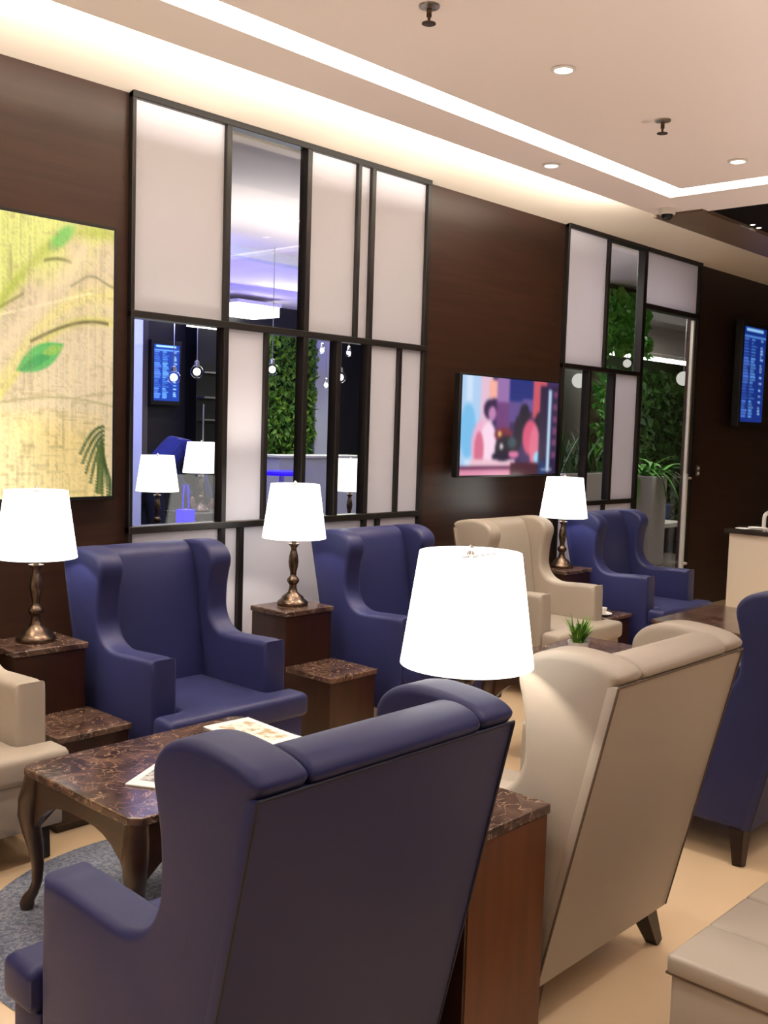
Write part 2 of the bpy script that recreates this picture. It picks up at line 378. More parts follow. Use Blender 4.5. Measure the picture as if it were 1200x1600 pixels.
obj('edge_strip', box(B(), .865, .893, -.014, .014, .02, 2.51, .003, 1), 'pale', d)
hd = obj('door_handle', tube(B(), [(.78, -.06, .30), (.78, -.06, 1.2)], .016, 12), 'pale', d, True)
for z in (.42, 1.16): obj('handle_bracket', tube(B(), [(.78, -.06, z), (.86, -.06, z), (.875, -.012, z)], .011, 8), 'pale', hd, True)

# ------------------------------------------------------------------ wing chairs
SIDE = [(-.25, .125), (-.25, .555), (-.225, .594), (-.13, .594), (-.04, .590), (.035, .588), (.09, .606), (.125, .638), (.145, .682), (.148, .73),
        (.144, .79), (.133, .845), (.122, .885), (.124, .92), (.147, .951), (.187, .972), (.235, .982), (.287, .982), (.344, .976), (.390, .964), (.412, .945), (.398, .922), (.212, .125)]
def make_chair(m, label, group):
    t = thing('wing_chair', label, 'chair', group=group)
    sp = smooth_poly(SIDE, 3, corners=(0, 21, 22))
    for s in (-1, 1):
        a, b = (.222, .335) if s > 0 else (-.335, -.222)
        obj('side_wing', prism(B(), sp, a, b, 'x', .021, 4), m, t, True, 50)
    back = smooth_poly([(.14, .28), (.175, .50), (.225, .80), (.252, .90), (.272, .945), (.31, .970), (.352, .974), (.394, .962), (.412, .940), (.396, .918), (.215, .14)], 3, corners=(0, 9, 10))
    obj('backrest', prism(B(), back, -.224, .224, 'x', .014, 3), m, t, True, 50)
    bp = [(.188, .128), (.368, .924), (.406, .924), (.219, .128)]
    obj('back_panel', prism(B(), bp, -.3345, .3345, 'x', .005, 2), m, t, True, 40)
    bm = B()
    for sx in (-1, 1): tube(bm, [(sx*.333, .2185, .13), (sx*.333, .4065, .922)], .0035, 6)
    tube(bm, [(-.333, .407, .924), (.333, .407, .924)], .0035, 6)
    obj('welt', bm, 'weltb' if m == 'blue' else 'thread', t, True)
    T = [(-.348, -.385), (.348, -.385), (.348, -.262), (.218, -.262), (.218, .19), (-.218, .19), (-.218, -.262), (-.348, -.262)]
    Ts = []
    for i in range(8):      # rounded corners in plan
        p0, p1, p2 = Vector(T[i-1]), Vector(T[i]), Vector(T[(i+1) % 8]); q = .02
        for k in (0, .5, 1): 
            A = p1 + (p0-p1).normalized()*q; C = p1 + (p2-p1).normalized()*q
            Ts.append(tuple((1-k)**2*A + 2*k*(1-k)*p1 + k*k*C))
    obj('seat_cushion', prism(B(), Ts, .292, .393, 'z', .026, 4), m, t, True, 50)
    bm = B(); box(bm, -.33, .33, -.365, -.255, .125, .30, .008); box(bm, -.221, .221, -.25, .205, .125, .295)
    obj('seat_base', bm, m, t, True, 40)
    for sx in (-1, 1):
        for fy, top, ft in ((-.30, (-.30, .27*sx), (-.315, .285*sx)), (.17, (.165, .285*sx), (.19, .335*sx))):
            bm = B()
            tube(bm, [(top[1], top[0], .13), (ft[1], ft[0], 0.0)], [.042, .024], 4)
            obj('leg', bm, 'darkleg', t, False)
    return t
cb = make_chair('blue', 'navy blue wing chair beside the marble table with the two-tier side table on both sides, facing out from the white glass panels', 'navy wing chairs')
cb.location = (2.56, 3.475, 0)
cb['label'] = 'navy wing chair facing out, left of the lamp before the white glass wall'
dup(cb, (3.975, 3.475, 0), 0, 'navy wing chair right of the second lamp, half hidden by the nearest lampshade')
dup(cb, (6.345, 3.475, 0), 0, 'navy wing chair in front of the glass door, farthest along the wall')
dup(cb, (1.335, 1.58, 0), math.pi, 'nearest navy wing chair seen from behind, arm at the lower left')
dup(cb, (3.80, 1.64, 0), math.pi, 'navy wing chair with its back turned, cut off by the right edge')
cg = make_chair('beige', 'beige leather wing chair', 'beige wing chairs')
cg.location = (2.41, 1.58, 0); cg.rotation_euler = (0, 0, math.pi)
cg['label'] = 'big beige wing chair seen from behind, right of the nearest lampshade'
dup(cg, (5.14, 3.475, 0), 0, 'beige wing chair facing out, below the television')
dup(cg, (1.455, 3.475, 0), 0, 'beige wing chair at the left edge, only its arm and seat showing')

# ------------------------------------------------------------------ two-tier side tables
def make_step(label):
    t = thing('two_tier_side_table', label, 'side table', group='two tier side tables')   # front of the low tier faces -Y
    uc = obj('tall_cabinet', box(B(), -.15, .15, 0, .25, .03, .595, .003, 1), 'tablewood', t)
    obj('tall_cabinet_top', box(B(), -.157, .157, -.008, .258, .595, .62, .004, 2), 'marble', t)
    obj('low_cabinet', box(B(), -.15, .15, -.31, -.002, .03, .335, .003, 1), 'tablewood', t)
    obj('low_cabinet_top', box(B(), -.157, .157, -.32, -.009, .335, .36, .004, 2), 'marble', t)
    obj('back_panel', box(B(), -.148, .148, .25, .254, .032, .593), 'backwood', t)
    obj('plinth', box(B(), -.14, .14, -.295, .24, 0, .03), 'darkleg', t)
    return t
st = make_step('x'); st.location = (2.02, 3.61, 0)
st['label'] = 'dark two-tier side table left of the first navy chair, under the backlit picture'
dup(st, (3.385, 3.61, 0), 0, 'two-tier side table between the two navy chairs on the wall side')
dup(st, (5.79, 3.61, 0), 0, 'two-tier side table between far beige chair and far navy chair')
dup(st, (1.89, 1.58, 0), math.pi, 'tall side table with reddish-brown back, between the two chairs seen from behind')

# ------------------------------------------------------------------ table lamps
def make_lamp(label):
    t = thing('table_lamp', label, 'lamp', group='white shaded table lamps')
    pr = [(.0005, 0), (.074, 0), (.078, .008), (.076, .018), (.066, .026), (.058, .032), (.052, .044), (.036, .056), (.024, .066), (.019, .085), (.018, .10),
          (.024, .108), (.030, .118), (.030, .128), (.022, .138), (.015, .146), (.016, .165), (.022, .190), (.025, .215), (.022, .245), (.016, .268), (.013, .28), (.018, .292), (.026, .300), (.030, .306), (.012, .310), (.010, .345), (.0005, .345)]
    obj('stem', lathe(B(), pr, 28, cap=False), 'bronze', t, True, 50)
    bm = B(); n = 48
    lathe(bm, [(.158, .335), (.1205, .600), (.118, .600), (.1555, .335), (.158, .335)], n, cap=False)
    bmesh.ops.remove_doubles(bm, verts=bm.verts, dist=1e-5)
    sh = obj('shade', bm, 'shade', t, True, 50)
    bm = B(); tube(bm, [(-.117, 0, .588), (.117, 0, .588)], .0025, 6); tube(bm, [(0, -.117, .588), (0, .117, .588)], .0025, 6)
    obj('spider', bm, 'steel', sh, True)
    bm = B(); lathe(bm, [(.0005, .583), (.008, .585), (.010, .595), (.005, .603), (.008, .611), (.0005, .618)], 14, cap=False); obj('finial', bm, 'steel', sh, True)
    bm = B(); tube(bm, [(0, 0, .345), (0, 0, .40)], .012, 10); obj('lamp_holder', bm, 'steel', t, True)
    bm = B(); sphere(bm, (0, 0, .44), .03, sz=1.3); obj('bulb', bm, 'bulb', t, True)
    return t
lamps = []
lamp_labels = ['white-shaded table lamp at the left edge, in front of the backlit picture', 'white-shaded table lamp on the tall tier between the two navy chairs at the glass wall',
    'white-shaded table lamp below the television, right of the far beige chair', 'big white lampshade in the middle foreground, nearest of the lamps']
L0 = make_lamp('x')
for i, (x, y) in enumerate([(2.03, 3.75), (3.40, 3.75), (5.80, 3.75), (1.895, 1.475)]):
    l = L0 if i == 0 else dup(L0, (0, 0, 0), 0, '')
    l.location = (x, y, .62); l['label'] = lamp_labels[i]; lamps.append(l)
    pd = bpy.data.lights.new('table_lamp_light', 'POINT'); pd.energy = 15; pd.color = (1, .88, .76); pd.shadow_soft_size = .035
    po = bpy.data.objects.new('table_lamp_light', pd); COL.objects.link(po); po.location = (x, y, .62+.505)

# ------------------------------------------------------------------ coffee tables
def make_coffee(label):
    t = thing('coffee_table', label, 'table', group='marble coffee tables')
    hx, hy = .42, .305
    P = []
    q = .03
    for (sx, sy) in ((-1, -1), (1, -1), (1, 1), (-1, 1)):
        a = (sx*hx, sy*(hy-q)); b = (sx*(hx-q), sy*hy)
        P += [a, b] if sx*sy > 0 else [b, a]
    obj('marble_top', prism(B(), P, .425, .45, 'z', .005, 2), 'marble', t)
    # shaped aprons, deeper at the ends
    def arch(L, dp=.05):
        pts = [(-L, .424), (L, .424), (L, .26)]
        for k in range(1, 12):
            u_ = 1-2*k/12; pts.append((u_*L, .37 - .11*abs(u_)**3.2))
        pts.append((-L, .26)); return pts
    for s in (-1, 1):
        y = s*(hy-.03); obj('apron', prism(B(), arch(hx-.05), y-.011, y+.011, 'y'), 'walnut', t)
        x = s*(hx-.03); obj('apron', prism(B(), arch(hy-.05), x-.011, x+.011, 'x'), 'walnut', t)
    for sx in (-1, 1):
        for sy in (-1, 1):
            bx, by = sx*(hx-.035), sy*(hy-.035)
            pts = [(0, .425, .032), (.004, .38, .036), (.012, .34, .037), (.014, .30, .034), (.008, .25, .029), (.0, .20, .024), (-.005, .14, .019), (-.004, .09, .016), (.004, .055, .016), (.014, .035, .019), (.018, .018, .023), (.018, .0, .018)]
            obj('leg', tube(B(), [(bx+sx*o_, by+sy*o_, z) for o_, z, _ in pts], [q_ for _, _, q_ in pts], 12), 'walnut', t, True, 60)
    return t
ct = make_coffee('x'); ct.location = (1.915, 2.555, .004)
ct['label'] = 'low brown marble coffee table with curved legs at lower left, magazines on top'
dup(ct, (4.22, 2.555, 0), 0, 'marble coffee table hidden behind big beige chair, small green plant on it')
dup(ct, (5.80, 2.56, 0), 0, 'marble coffee table glimpsed between the far navy chair and the right edge chair')
# rug
rug = obj('round_rug', lathe(B(), [(.0005, 0), (.70, 0), (.705, .002), (.69, .004), (.0005, .004)], 64, cap=False), 'rug', None, True, loc=(1.92, 2.44, 0))
tag(rug, 'round blue-grey speckled rug under the nearest coffee table', 'rug')
# magazines
def magazine(x, y, z, rz, wd, ln, label, pm):
    t = thing('magazine', label, 'magazine', (x, y, z), rz)
    obj('pages', box(B(), -wd/2, wd/2, -ln/2, ln/2, 0, .006, .0015, 1), 'paper', t)
    obj('cover_picture', box(B(), -wd*.36, wd*.36, -ln*.30, ln*.38, .006, .0068), pm, t)
magazine(1.80, 2.476, .454, rad(29), .28, .2, 'white magazine with grey cover picture, half hidden behind nearest navy chair', 'print')
magazine(2.225, 2.63, .454, rad(-4), .19, .34, 'white and cream magazine at the far right end of the nearest marble table', 'printb')

# ------------------------------------------------------------------ ottoman bench
ot = thing('ottoman_bench', 'grey-beige leather bench at lower right corner, stitched top with piping', 'bench', (2.6, .68, 0))
obj('bench_body', box(B(), -.595, .595, -.295, .295, .07, .352, .012, 3), 'greyb', ot, True)
for i in range(6):
    a = -.60 + i*.2; obj('seat_panel', box(B(), a+.0006, a+.1994, -.305, .305, .345, .392, .012, 4), 'greyb', ot, True, 60)
bm = B(); tube(bm, [(-.597, -.302, .350), (-.597, .302, .350), (.597, .302, .350), (.597, -.302, .350), (-.597, -.302, .350)], .0035, 8); obj('piping', bm, 'thread', ot, True)
for sx in (-.52, .52):
    for sy in (-.23, .23): obj('leg', tube(B(), [(sx, sy, .075), (sx, sy, 0)], [.034, .026], 4), 'darkleg', ot)

# ------------------------------------------------------------------ television, screens, picture
def canvas(h, wd, col): a = np.zeros((h, wd, 3)); a[:] = col; return a
def R(a, x0, x1, y0, y1, col, al=1.0):
    H, Wd, _ = a.shape; s = a[int(round(y0*H)):int(round(y1*H)), int(round(x0*Wd)):int(round(x1*Wd))]; s[:] = s*(1-al) + np.array(col)*al
def E(a, cx, cy, rx, ry, col, rot=0, al=1.0, soft=.15):
    H, Wd, _ = a.shape; yy, xx = np.mgrid[0:H, 0:Wd]; X = (xx+.5)/Wd-cx; Y = (yy+.5)/H-cy
    c, s = math.cos(rot), math.sin(rot); q = np.sqrt(((X*c+Y*s)/rx)**2 + ((-X*s+Y*c)/ry)**2)
    k = np.clip((1-q)/soft, 0, 1)[..., None]*al; a[:] = a*(1-k) + np.array(col)*k
def blur(a, n=1):
    for _ in range(n):
        p = np.pad(a, ((1, 1), (1, 1), (0, 0)), 'edge'); a = (p[:-2, 1:-1]+p[2:, 1:-1]+p[1:-1, :-2]+p[1:-1, 2:]+2*p[1:-1, 1:-1])/6
    return a
tv = thing('television', 'flat television on the dark wall showing a pink and blue programme', 'television', (5.52, 4.0, 1.54))
obj('tv_body', box(B(), -.545, .545, .0, .05, -.325, .325, .006, 2), 'black', tv)
obj('wall_bracket', box(B(), -.30, .30, .05, .148, -.2, .2, .004, 1), 'black', tv)
obj('standby_bar', box(B(), .30, .50, -.002, 0, -.3215, -.3175), 'steel', tv)
a = canvas(60, 88, (60, 40, 90))
R(a, 0, .24, 0, 1, (176, 206, 240)); R(a, .04, .10, 0, .9, (205, 225, 250)); E(a, .07, .55, .08, .3, (120, 190, 235)); R(a, .18, .30, 0, .5, (226, 190, 214)); 
R(a, .26, .34, .04, .22, (245, 176, 160)); R(a, .34, .47, 0, .3, (150, 110, 170)); R(a, .34, .48, .25, .62, (110, 60, 120)); R(a, .47, .72, 0, .24, (20, 40, 120)); R(a, .47, .66, .24, .45, (96, 74, 140)); R(a, .72, .86, .0, .40, (200, 84, 100)); R(a, .6, .72, .2, .34, (100, 80, 150))
E(a, .28, .33, .07, .11, (50, 28, 70)); E(a, .30, .37, .04, .08, (190, 130, 180)); E(a, .20, .70, .10, .28, (236, 176, 206)); E(a, .27, .66, .085, .22, (250, 216, 236)); E(a, .18, .74, .05, .2, (214, 110, 140))
E(a, .63, .38, .06, .14, (26, 22, 44)); E(a, .57, .56, .05, .2, (30, 22, 46)); E(a, .42, .58, .10, .08, (120, 40, 60)); E(a, .45, .72, .12, .14, (36, 34, 44)); E(a, .51, .66, .05, .06, (60, 80, 90)); E(a, .38, .57, .02, .03, (240, 210, 110))
E(a, .80, .44, .06, .12, (30, 20, 40)); E(a, .70, .60, .09, .2, (214, 84, 120)); E(a, .75, .70, .06, .25, (222, 110, 140)); E(a, .79, .82, .05, .08, (150, 214, 240)); E(a, .40, .70, .02, .03, (235, 220, 230))
R(a, .10, .55, .84, .90, (236, 196, 210)); E(a, .42, .80, .12, .05, (30, 20, 50)); E(a, .53, .78, .06, .04, (220, 120, 160)); R(a, 0, .55, .90, .93, (90, 30, 70)); R(a, 0, .5, .93, 1, (220, 140, 170)); R(a, .5, .80, .86, 1, (70, 20, 40)); R(a, .80, 1, .05, 1, (36, 22, 62)); R(a, .80, .87, .85, 1, (24, 50, 100))
R(a, .885, .925, .08, .96, (190, 225, 245)); 
for k in range(6): R(a, .945, .99, .1+k*.13, .17+k*.13, (120, 60, 110))
R(a, .83, .96, .93, .95, (190, 210, 230)); a = blur(a, 2)
MT['tvs'] = screen_mat('television_picture', 1.0)
picture('screen', a, MT['tvs'], -.53, .53, -.312, .312, -.003, tv)

def fids(name, x, y, z, wd, ht, label, glow, rz=0):
    t = thing(name, label, 'screen', (x, y, z), rz)
    obj('housing', box(B(), -wd/2-.035, wd/2+.035, .0, .07, -ht/2-.05, ht/2+.05, .005, 2), 'black', t)
    obj('wall_mount', box(B(), -.1, .1, .07, .125, -.15, .15), 'black', t)
    a = canvas(96, 48, (10, 44, 128)); rr = random.Random(3)
    R(a, .08, .85, .02, .055, (150, 200, 245)); R(a, .02, .98, .09, .115, (90, 140, 215))
    for k in range(26):
        y0 = .13 + k*.032; b = rr.uniform(.75, 1)
        R(a, .03, .03+rr.uniform(.14, .26), y0, y0+.017, (90*b, 130*b, 220*b)); R(a, .34, .34+rr.uniform(.1, .24), y0, y0+.017, (100*b, 160*b, 230*b))
        if k % 2 == 0 or rr.random() < .5: R(a, .76, .76+rr.uniform(.06, .14), y0, y0+.02, (150*b, 190*b, 240*b))
    a = blur(a, 1)
    MT['fids'] = screen_mat('flight_screen', glow)
    picture('screen', a, MT['fids'], -wd/2, wd/2, -ht/2, ht/2, -.003, t)
fids('flight_information_screen', 9.28, 4.02, 2.10, .47, .86, 'tall blue flight information screen on the dark wall at the right edge', 1.0)
fids('flight_information_screen', 7.22, 10.272, 2.09, .36, .66, 'blue flight information screen seen through the glass wall', 2.6)

pic = thing('backlit_picture', 'large backlit green and yellow abstract botanical picture at the left', 'picture', (2.03, 4.13, 1.755))
obj('picture_frame', box(B(), -.575, .575, -.03, .018, -.61, .61, .003, 1), 'black', pic)
a = canvas(176, 164, (200, 188, 158)); H_, W_, _ = a.shape
yy, xx = np.mgrid[0:H_, 0:W_]; U = xx/W_; V = yy/H_
# visible part: U .5 .. 1
q = (U-.5)*2
dline = lambda c, k, wd: np.exp(-((V-(c-k*q-.12*np.sin(q*3)))/wd)**2)
def blend(k, col, al=1.0):
    k = np.clip(k, 0, 1)[..., None]*al; a[:] = a*(1-k) + np.array(col)*k
nz = np.random.RandomState(2)
def vnoise(n, m_):
    g = nz.rand(n, m_); ys = np.linspace(0, n-1.001, H_); xs = np.linspace(0, m_-1.001, W_); y0 = ys.astype(int); x0 = xs.astype(int); fy = (ys-y0)[:, None]; fx = (xs-x0)[None]
    return g[y0][:, x0]*(1-fy)*(1-fx)+g[y0+1][:, x0]*fy*(1-fx)+g[y0][:, x0+1]*(1-fy)*fx+g[y0+1][:, x0+1]*fy*fx
n1, n2, n3 = vnoise(14, 12), vnoise(60, 50), vnoise(5, 5)
blend((.42-.30*q-V)*8 + (n1-.5)*3, (204, 206, 136), .85); blend((.42-.55*q-V)*10+(n1-.5)*2, (200, 210, 128), .8)
blend(dline(.34, .30, .03)*(n1*.8+.3), (150, 166, 66), .9); blend(dline(.62, .36, .035), (212, 206, 124), .6); blend(dline(.66, .30, .018), (196, 196, 96), .6)
blend((V-.66)*12*(1-np.clip(q-.75, 0, 1)*4)*(.5+n1), (222, 200, 124), .6); blend(np.exp(-((q-.1)/.3)**2-((V-.92)/.16)**2), (255, 244, 190), .9)  # pale lower-left patch paints the table lamp's glow into the print
E(a, .5+.5*.54, .06, .085, .032, (104, 176, 92), -.75, .85, .5); 
def LEAF(cu, cv, L, wd, rot, col, al=.95):
    c, s_ = math.cos(rot), math.sin(rot); X = (U-cu)*c+(V-cv)*s_; Y = -(U-cu)*s_+(V-cv)*c
    k = np.clip((wd*(1-(X/L)**2)-np.abs(Y))/.006, 0, 1)*(np.abs(X) < L); blend(k*(.8+.4*n1), col, al)
LEAF(.5+.5*.36, .49, .115, .046, -.5, (80, 166, 92)); LEAF(.5+.5*.33, .505, .085, .022, -.5, (52, 132, 78), .7); LEAF(.5+.5*.46, .462, .05, .02, -.35, (150, 178, 80), .7)
blend(np.exp(-((V-(.445-.10*np.sin((q-.25)*2.6)))/.006)**2)*(q > .28)*(q < .95), (70, 64, 40), .85)
blend(np.exp(-((V-(.155+.02*np.sin(q*9)))/.006)**2)*(q > .38)*(q < .62), (80, 84, 40), .8); blend(np.exp(-((V-(.36-.15*q))/.004)**2)*(q < .9), (236, 228, 196), .7)
blend(np.exp(-((V-(.19+.05*(1-q)+.02*np.sin(q*14)))/.005)**2)*(q > .6), (96, 96, 60), .6); blend(np.exp(-((V-(.34-.3*q))/.006)**2)*(q < .22), (96, 100, 40), .7); blend(np.exp(-((V-(.66-.03*np.sin(q*3)))/.004)**2), (140, 134, 84), .6)
for k in range(70):
    x = nz.rand()*.5+.5; y0 = nz.rand(); ln = .03+nz.rand()*.12; R(a, x, x+.009, y0, min(1, y0+ln), (120, 112, 76), .16)
for k in range(50):
    y = .5+nz.rand()*.5; x0 = .5+nz.rand()*.45; R(a, x0, min(1, x0+.02+nz.rand()*.08), y, y+.008, (130, 118, 70), .18)
for k in range(9):          # drooping palm fronds at the lower right corner
    for t_ in np.linspace(0, 1, 22):
        px, py = .955-.10*math.cos(.25*k)*t_ + .03*k*t_*.2, .735+.016*k+.02*k*t_+.10*t_*t_
        E(a, min(px, .99), py, .010, .007, (48, 72, 40), 0, .8, .5)
R(a, .925, .96, .80, .99, (70, 90, 44), .75)
blend((n2-.66)*5, (158, 148, 104), .35)
a *= (1 - .10*nz.rand(1, W_, 1)*nz.rand(H_, W_, 1)*1.5).clip(.6, 1)
blend(np.exp(-((V-(.50-.55*q))/.05)**2)*(q < .75), (222, 206, 176), .5)
MT['pics'] = screen_mat('backlit_picture_print', .60, .35, True)
picture('printed_panel', a, MT['pics'], -.56, .56, -.595, .595, -.0315, pic)

# ------------------------------------------------------------------ ceiling fittings
dl_pos = [(3.42, 2.30), (4.58, 3.13), (5.06, 2.335)]
dl_lab = ['round white ceiling downlight nearest the middle top', 'round downlight in the narrow ceiling band by the wall', 'round ceiling downlight at the right edge']
for (x, y), lb in zip(dl_pos, dl_lab):
    t = thing('downlight', lb, 'light', (x, y, 2.90), group='ceiling downlights')
    obj('ring', lathe(B(), [(.036, -.001), (.048, -.001), (.05, -.005), (.036, -.008), (.034, -.004)], 28, cap=False), 'white', t, True)
    obj('lens', lathe(B(), [(.0005, -.005), (.0345, -.005)], 28, cap=False), 'down', t)
    sd = bpy.data.lights.new('downlight_beam', 'SPOT'); sd.energy = 75; sd.color = (1, .89, .79); sd.spot_size = rad(110); sd.spot_blend = 1; sd.shadow_soft_size = .1
    so = bpy.data.objects.new('downlight_beam', sd); COL.objects.link(so); so.location = (x, y, 2.885)
for (x, y), lb in zip([(2.65, 2.32), (4.23, 2.31)], ['small ceiling sprinkler at the top edge of the photo', 'small ceiling sprinkler between the two downlights at right']):
    t = thing('sprinkler', lb, 'sprinkler', (x, y, 2.90), group='ceiling sprinklers')
    obj('escutcheon', lathe(B(), [(.036, 0), (.034, -.006), (.012, -.01), (.0005, -.01)], 20, cap=False), 'steel', t, True)
    obj('head', lathe(B(), [(.009, -.01), (.009, -.035), (.005, -.04), (.005, -.055), (.0005, -.055)], 14, cap=False), 'bronze', t, True)
    obj('deflector', lathe(B(), [(.0005, -.055), (.024, -.056), (.024, -.059), (.0005, -.059)], 14, cap=False), 'bronze', t)
t = thing('ceiling_camera', 'small white security camera hanging at the corner of the ceiling band', 'camera', (5.86, 3.14, 2.90))
obj('mount', lathe(B(), [(.05, 0), (.05, -.03), (.046, -.036), (.0005, -.036)], 24, cap=False), 'white', t, True)
obj('dome', sphere(B(), (0, 0, -.036), .036, sz=.95), 'black', t, True)
for i, (x, y) in enumerate([(6.62, 2.93), (6.74, 2.94), (7.35, 2.94)]):
    t = thing('pin_spotlight', ['tiny spotlight in the black ceiling, leftmost of three', 'tiny spotlight in the black ceiling, middle of three', 'tiny spotlight in the black ceiling, at the right edge'][i], 'light', (x, y, 2.91), group='tiny ceiling spotlights')
    obj('lens', lathe(B(), [(.0005, -.006), (.016, -.006)], 14, cap=False), 'spot', t)
    obj('ring', lathe(B(), [(.016, 0), (.022, 0), (.022, -.007), (.016, -.007)], 14, cap=False), 'steel', t)
t = thing('wall_switch', 'small pale switch plate on the dark wall right of the door', 'switch', (8.52, 4.148, 1.22))
obj('plate', box(B(), -.035, .035, -.008, .0, -.05, .05, .002, 1), 'backwall', t)
for z in (-.022, .022): obj('rocker', box(B(), -.02, .02, -.013, -.008, z-.013, z+.013, .002, 1), 'white', t)

# ------------------------------------------------------------------ plants
def blade(bm, base, az, ln, wd, rise, droop, n=5):
    pts = []
    for k in range(n+1):
        t_ = k/n; rr_ = ln*t_; z = rise*t_ - droop*t_*t_
        pts.append((Vector((base[0]+math.cos(az)*rr_, base[1]+math.sin(az)*rr_, base[2]+z)), wd*(math.sin(math.pi*min(1, .15+.85*t_))**.8 if t_ < 1 else .02)))
    sd = Vector((-math.sin(az), math.cos(az), 0)); L = []
    for p, w_ in pts: L.append((bm.verts.new(p-sd*w_/2), bm.verts.new(p+sd*w_/2)))
    for a_, b_ in zip(L, L[1:]): bm.faces.new((a_[0], a_[1], b_[1], b_[0]))
def grass(bm, n, ln, wd, rise, droop, z, spread=.02, seed=1):
    g = random.Random(seed)
    for i in range(n): blade(bm, (g.uniform(-spread, spread), g.uniform(-spread, spread), z), g.uniform(0, 6.283), ln*g.uniform(.3, 1), wd*g.uniform(.7, 1.2), rise*g.uniform(.5, 1.2), droop*g.uniform(.5, 1.3))
t = thing('potted_plant', 'small green spiky plant in a white pot behind the big beige chair', 'plant', (4.20, 2.60, .45))
obj('pot', lathe(B(), [(.0005, 0), (.04, 0), (.052, .07), (.048, .07), (.04, .055), (.0005, .055)], 20, cap=False), 'white', t, True)
bm = B(); grass(bm, 90, .10, .011, .15, .06, .055, .02, 4); obj('foliage', bm, 'leaf', t)
t = thing('saucer', 'white saucer on the low tier beside the far beige chair', 'saucer', (5.72, 3.38, .36))
obj('dish', lathe(B(), [(.0005, 0), (.035, 0), (.065, .014), (.064, .017), (.034, .005), (.0005, .005)], 24, cap=False), 'white', t, True)
obj('cup', lathe(B(), [(.0005, .006), (.022, .006), (.034, .05), (.031, .05), (.02, .012), (.0005, .012)], 20, cap=False), 'white', t, True)

# ------------------------------------------------------------------ bar counter at the right
ctn = thing('service_counter', 'cream-fronted counter with dark top at the right edge', 'counter', (6.98, 3.13, 0))
obj('counter_body', box(B(), 0, .9, -1.6, 0, .0, .845, .003, 1), 'cream', ctn)
obj('counter_top', box(B(), -.03, .93, -1.62, .03, .845, .875, .004, 2), 'dstone', ctn)
t = thing('counter_tap', 'white arched tap standing on the cream counter at the right edge', 'tap', (7.16, 2.96, .875))
bm = B(); pts = [(0, 0, 0), (0, 0, .08)] + [(0, -.045+.045*math.cos(k*math.pi/8), .08+.045*math.sin(k*math.pi/8)) for k in range(1, 9)] + [(0, -.09, .055)]
obj('spout', tube(bm, pts, .014, 12), 'white', t, True, 60); obj('foot', lathe(B(), [(.03, 0), (.03, .008), (.018, .014), (.0005, .014)], 20, cap=False), 'white', t, True)
for i, (y, n, lb) in enumerate([(3.06, 1, 'single white plate at the far corner of the counter'), (2.99, 3, 'low stack of white plates left of the tap on the counter')]):
    t = thing('plate_stack' if n > 1 else 'plate', lb, 'plate', (7.05 if i else 7.0, y-.02, .875))
    for k in range(n): obj('plate', lathe(B(), [(.0005, .005*k), (.03, .005*k), (.055, .005*k+.008), (.054, .005*k+.010), (.03, .005*k+.003), (.0005, .005*k+.003)], 24, cap=False), 'white', t, True)
t = thing('napkin_tray', 'white tray on the counter in front of the tap', 'tray', (7.10, 2.83, .875))
obj('tray', box(B(), -.08, .08, -.09, .05, 0, .012, .004, 2), 'white', t)
t = thing('counter_plant', 'leafy plant on the counter behind the tap, at the right edge', 'plant', (7.55, 2.95, .875))
obj('pot', lathe(B(), [(.0005, 0), (.05, 0), (.06, .08), (.0005, .08)], 18, cap=False), 'dstone', t, True)
bm = B(); grass(bm, 60, .16, .03, .22, .12, .08, .03, 8); obj('foliage', bm, 'leafd', t)

# ------------------------------------------------------------------ the rooms behind the glass
struct('floor_back', box(B(), 2.5, 20, 4.23, 10.5, -.06, 0), 'backfloor')
struct('ceiling_back', box(B(), 2.5, 20, 4.23, 10.5, 3.06, 3.12), 'ceil')
struct('trim_5', box(B(), 2.5, 11.4, 7.2, 7.35, 2.98, 3.06), 'pillar')
struct('wall_rear', box(B(), 2.5, 11.5, 10.4, 10.5, 0, 3.06), 'backdark')
struct('wall_side', box(B(), 2.4, 2.5, 4.23, 10.5, 0, 3.06), 'backwall')
struct('wall_corridor', box(B(), 11.5, 20, 8.0, 8.1, 0, 3.06), 'hedge')
struct('trim_6', box(B(), 11.4, 11.5, 8.0, 10.4, 0, 3.06), 'backdark')
struct('wall_end', box(B(), 20, 20.1, 4.23, 8.1, 0, 3.06), 'backdark')
struct('trim_7', box(B(), 6.30, 7.0, 10.33, 10.398, 0, 3.06), 'backwall')
t = thing('pillar', 'white pillar lit blue seen through the left glass pane', 'pillar', (5.17, 8.0, 0)); obj('shaft', box(B(), -.2, .2, 0, .35, 0, 3.06, .01, 1), 'pillar', t)
t = thing('pillar', 'dark blue panel added as the shaded side of the blue-lit pillar', 'panel', (5.66, 8.7, 0)); obj('shaft', box(B(), -.1, .1, 0, .3, 0, 3.06), 'bluegrey', t)  # pillar's shadow side, made as a separate dark box
t = thing('pillar', 'pale blue-grey pillar right of the green plant wall', 'pillar', (9.76, 10.25, 0)); obj('shaft', box(B(), -.13, .15, 0, .14, 0, 3.06, .01, 1), 'pillar', t)
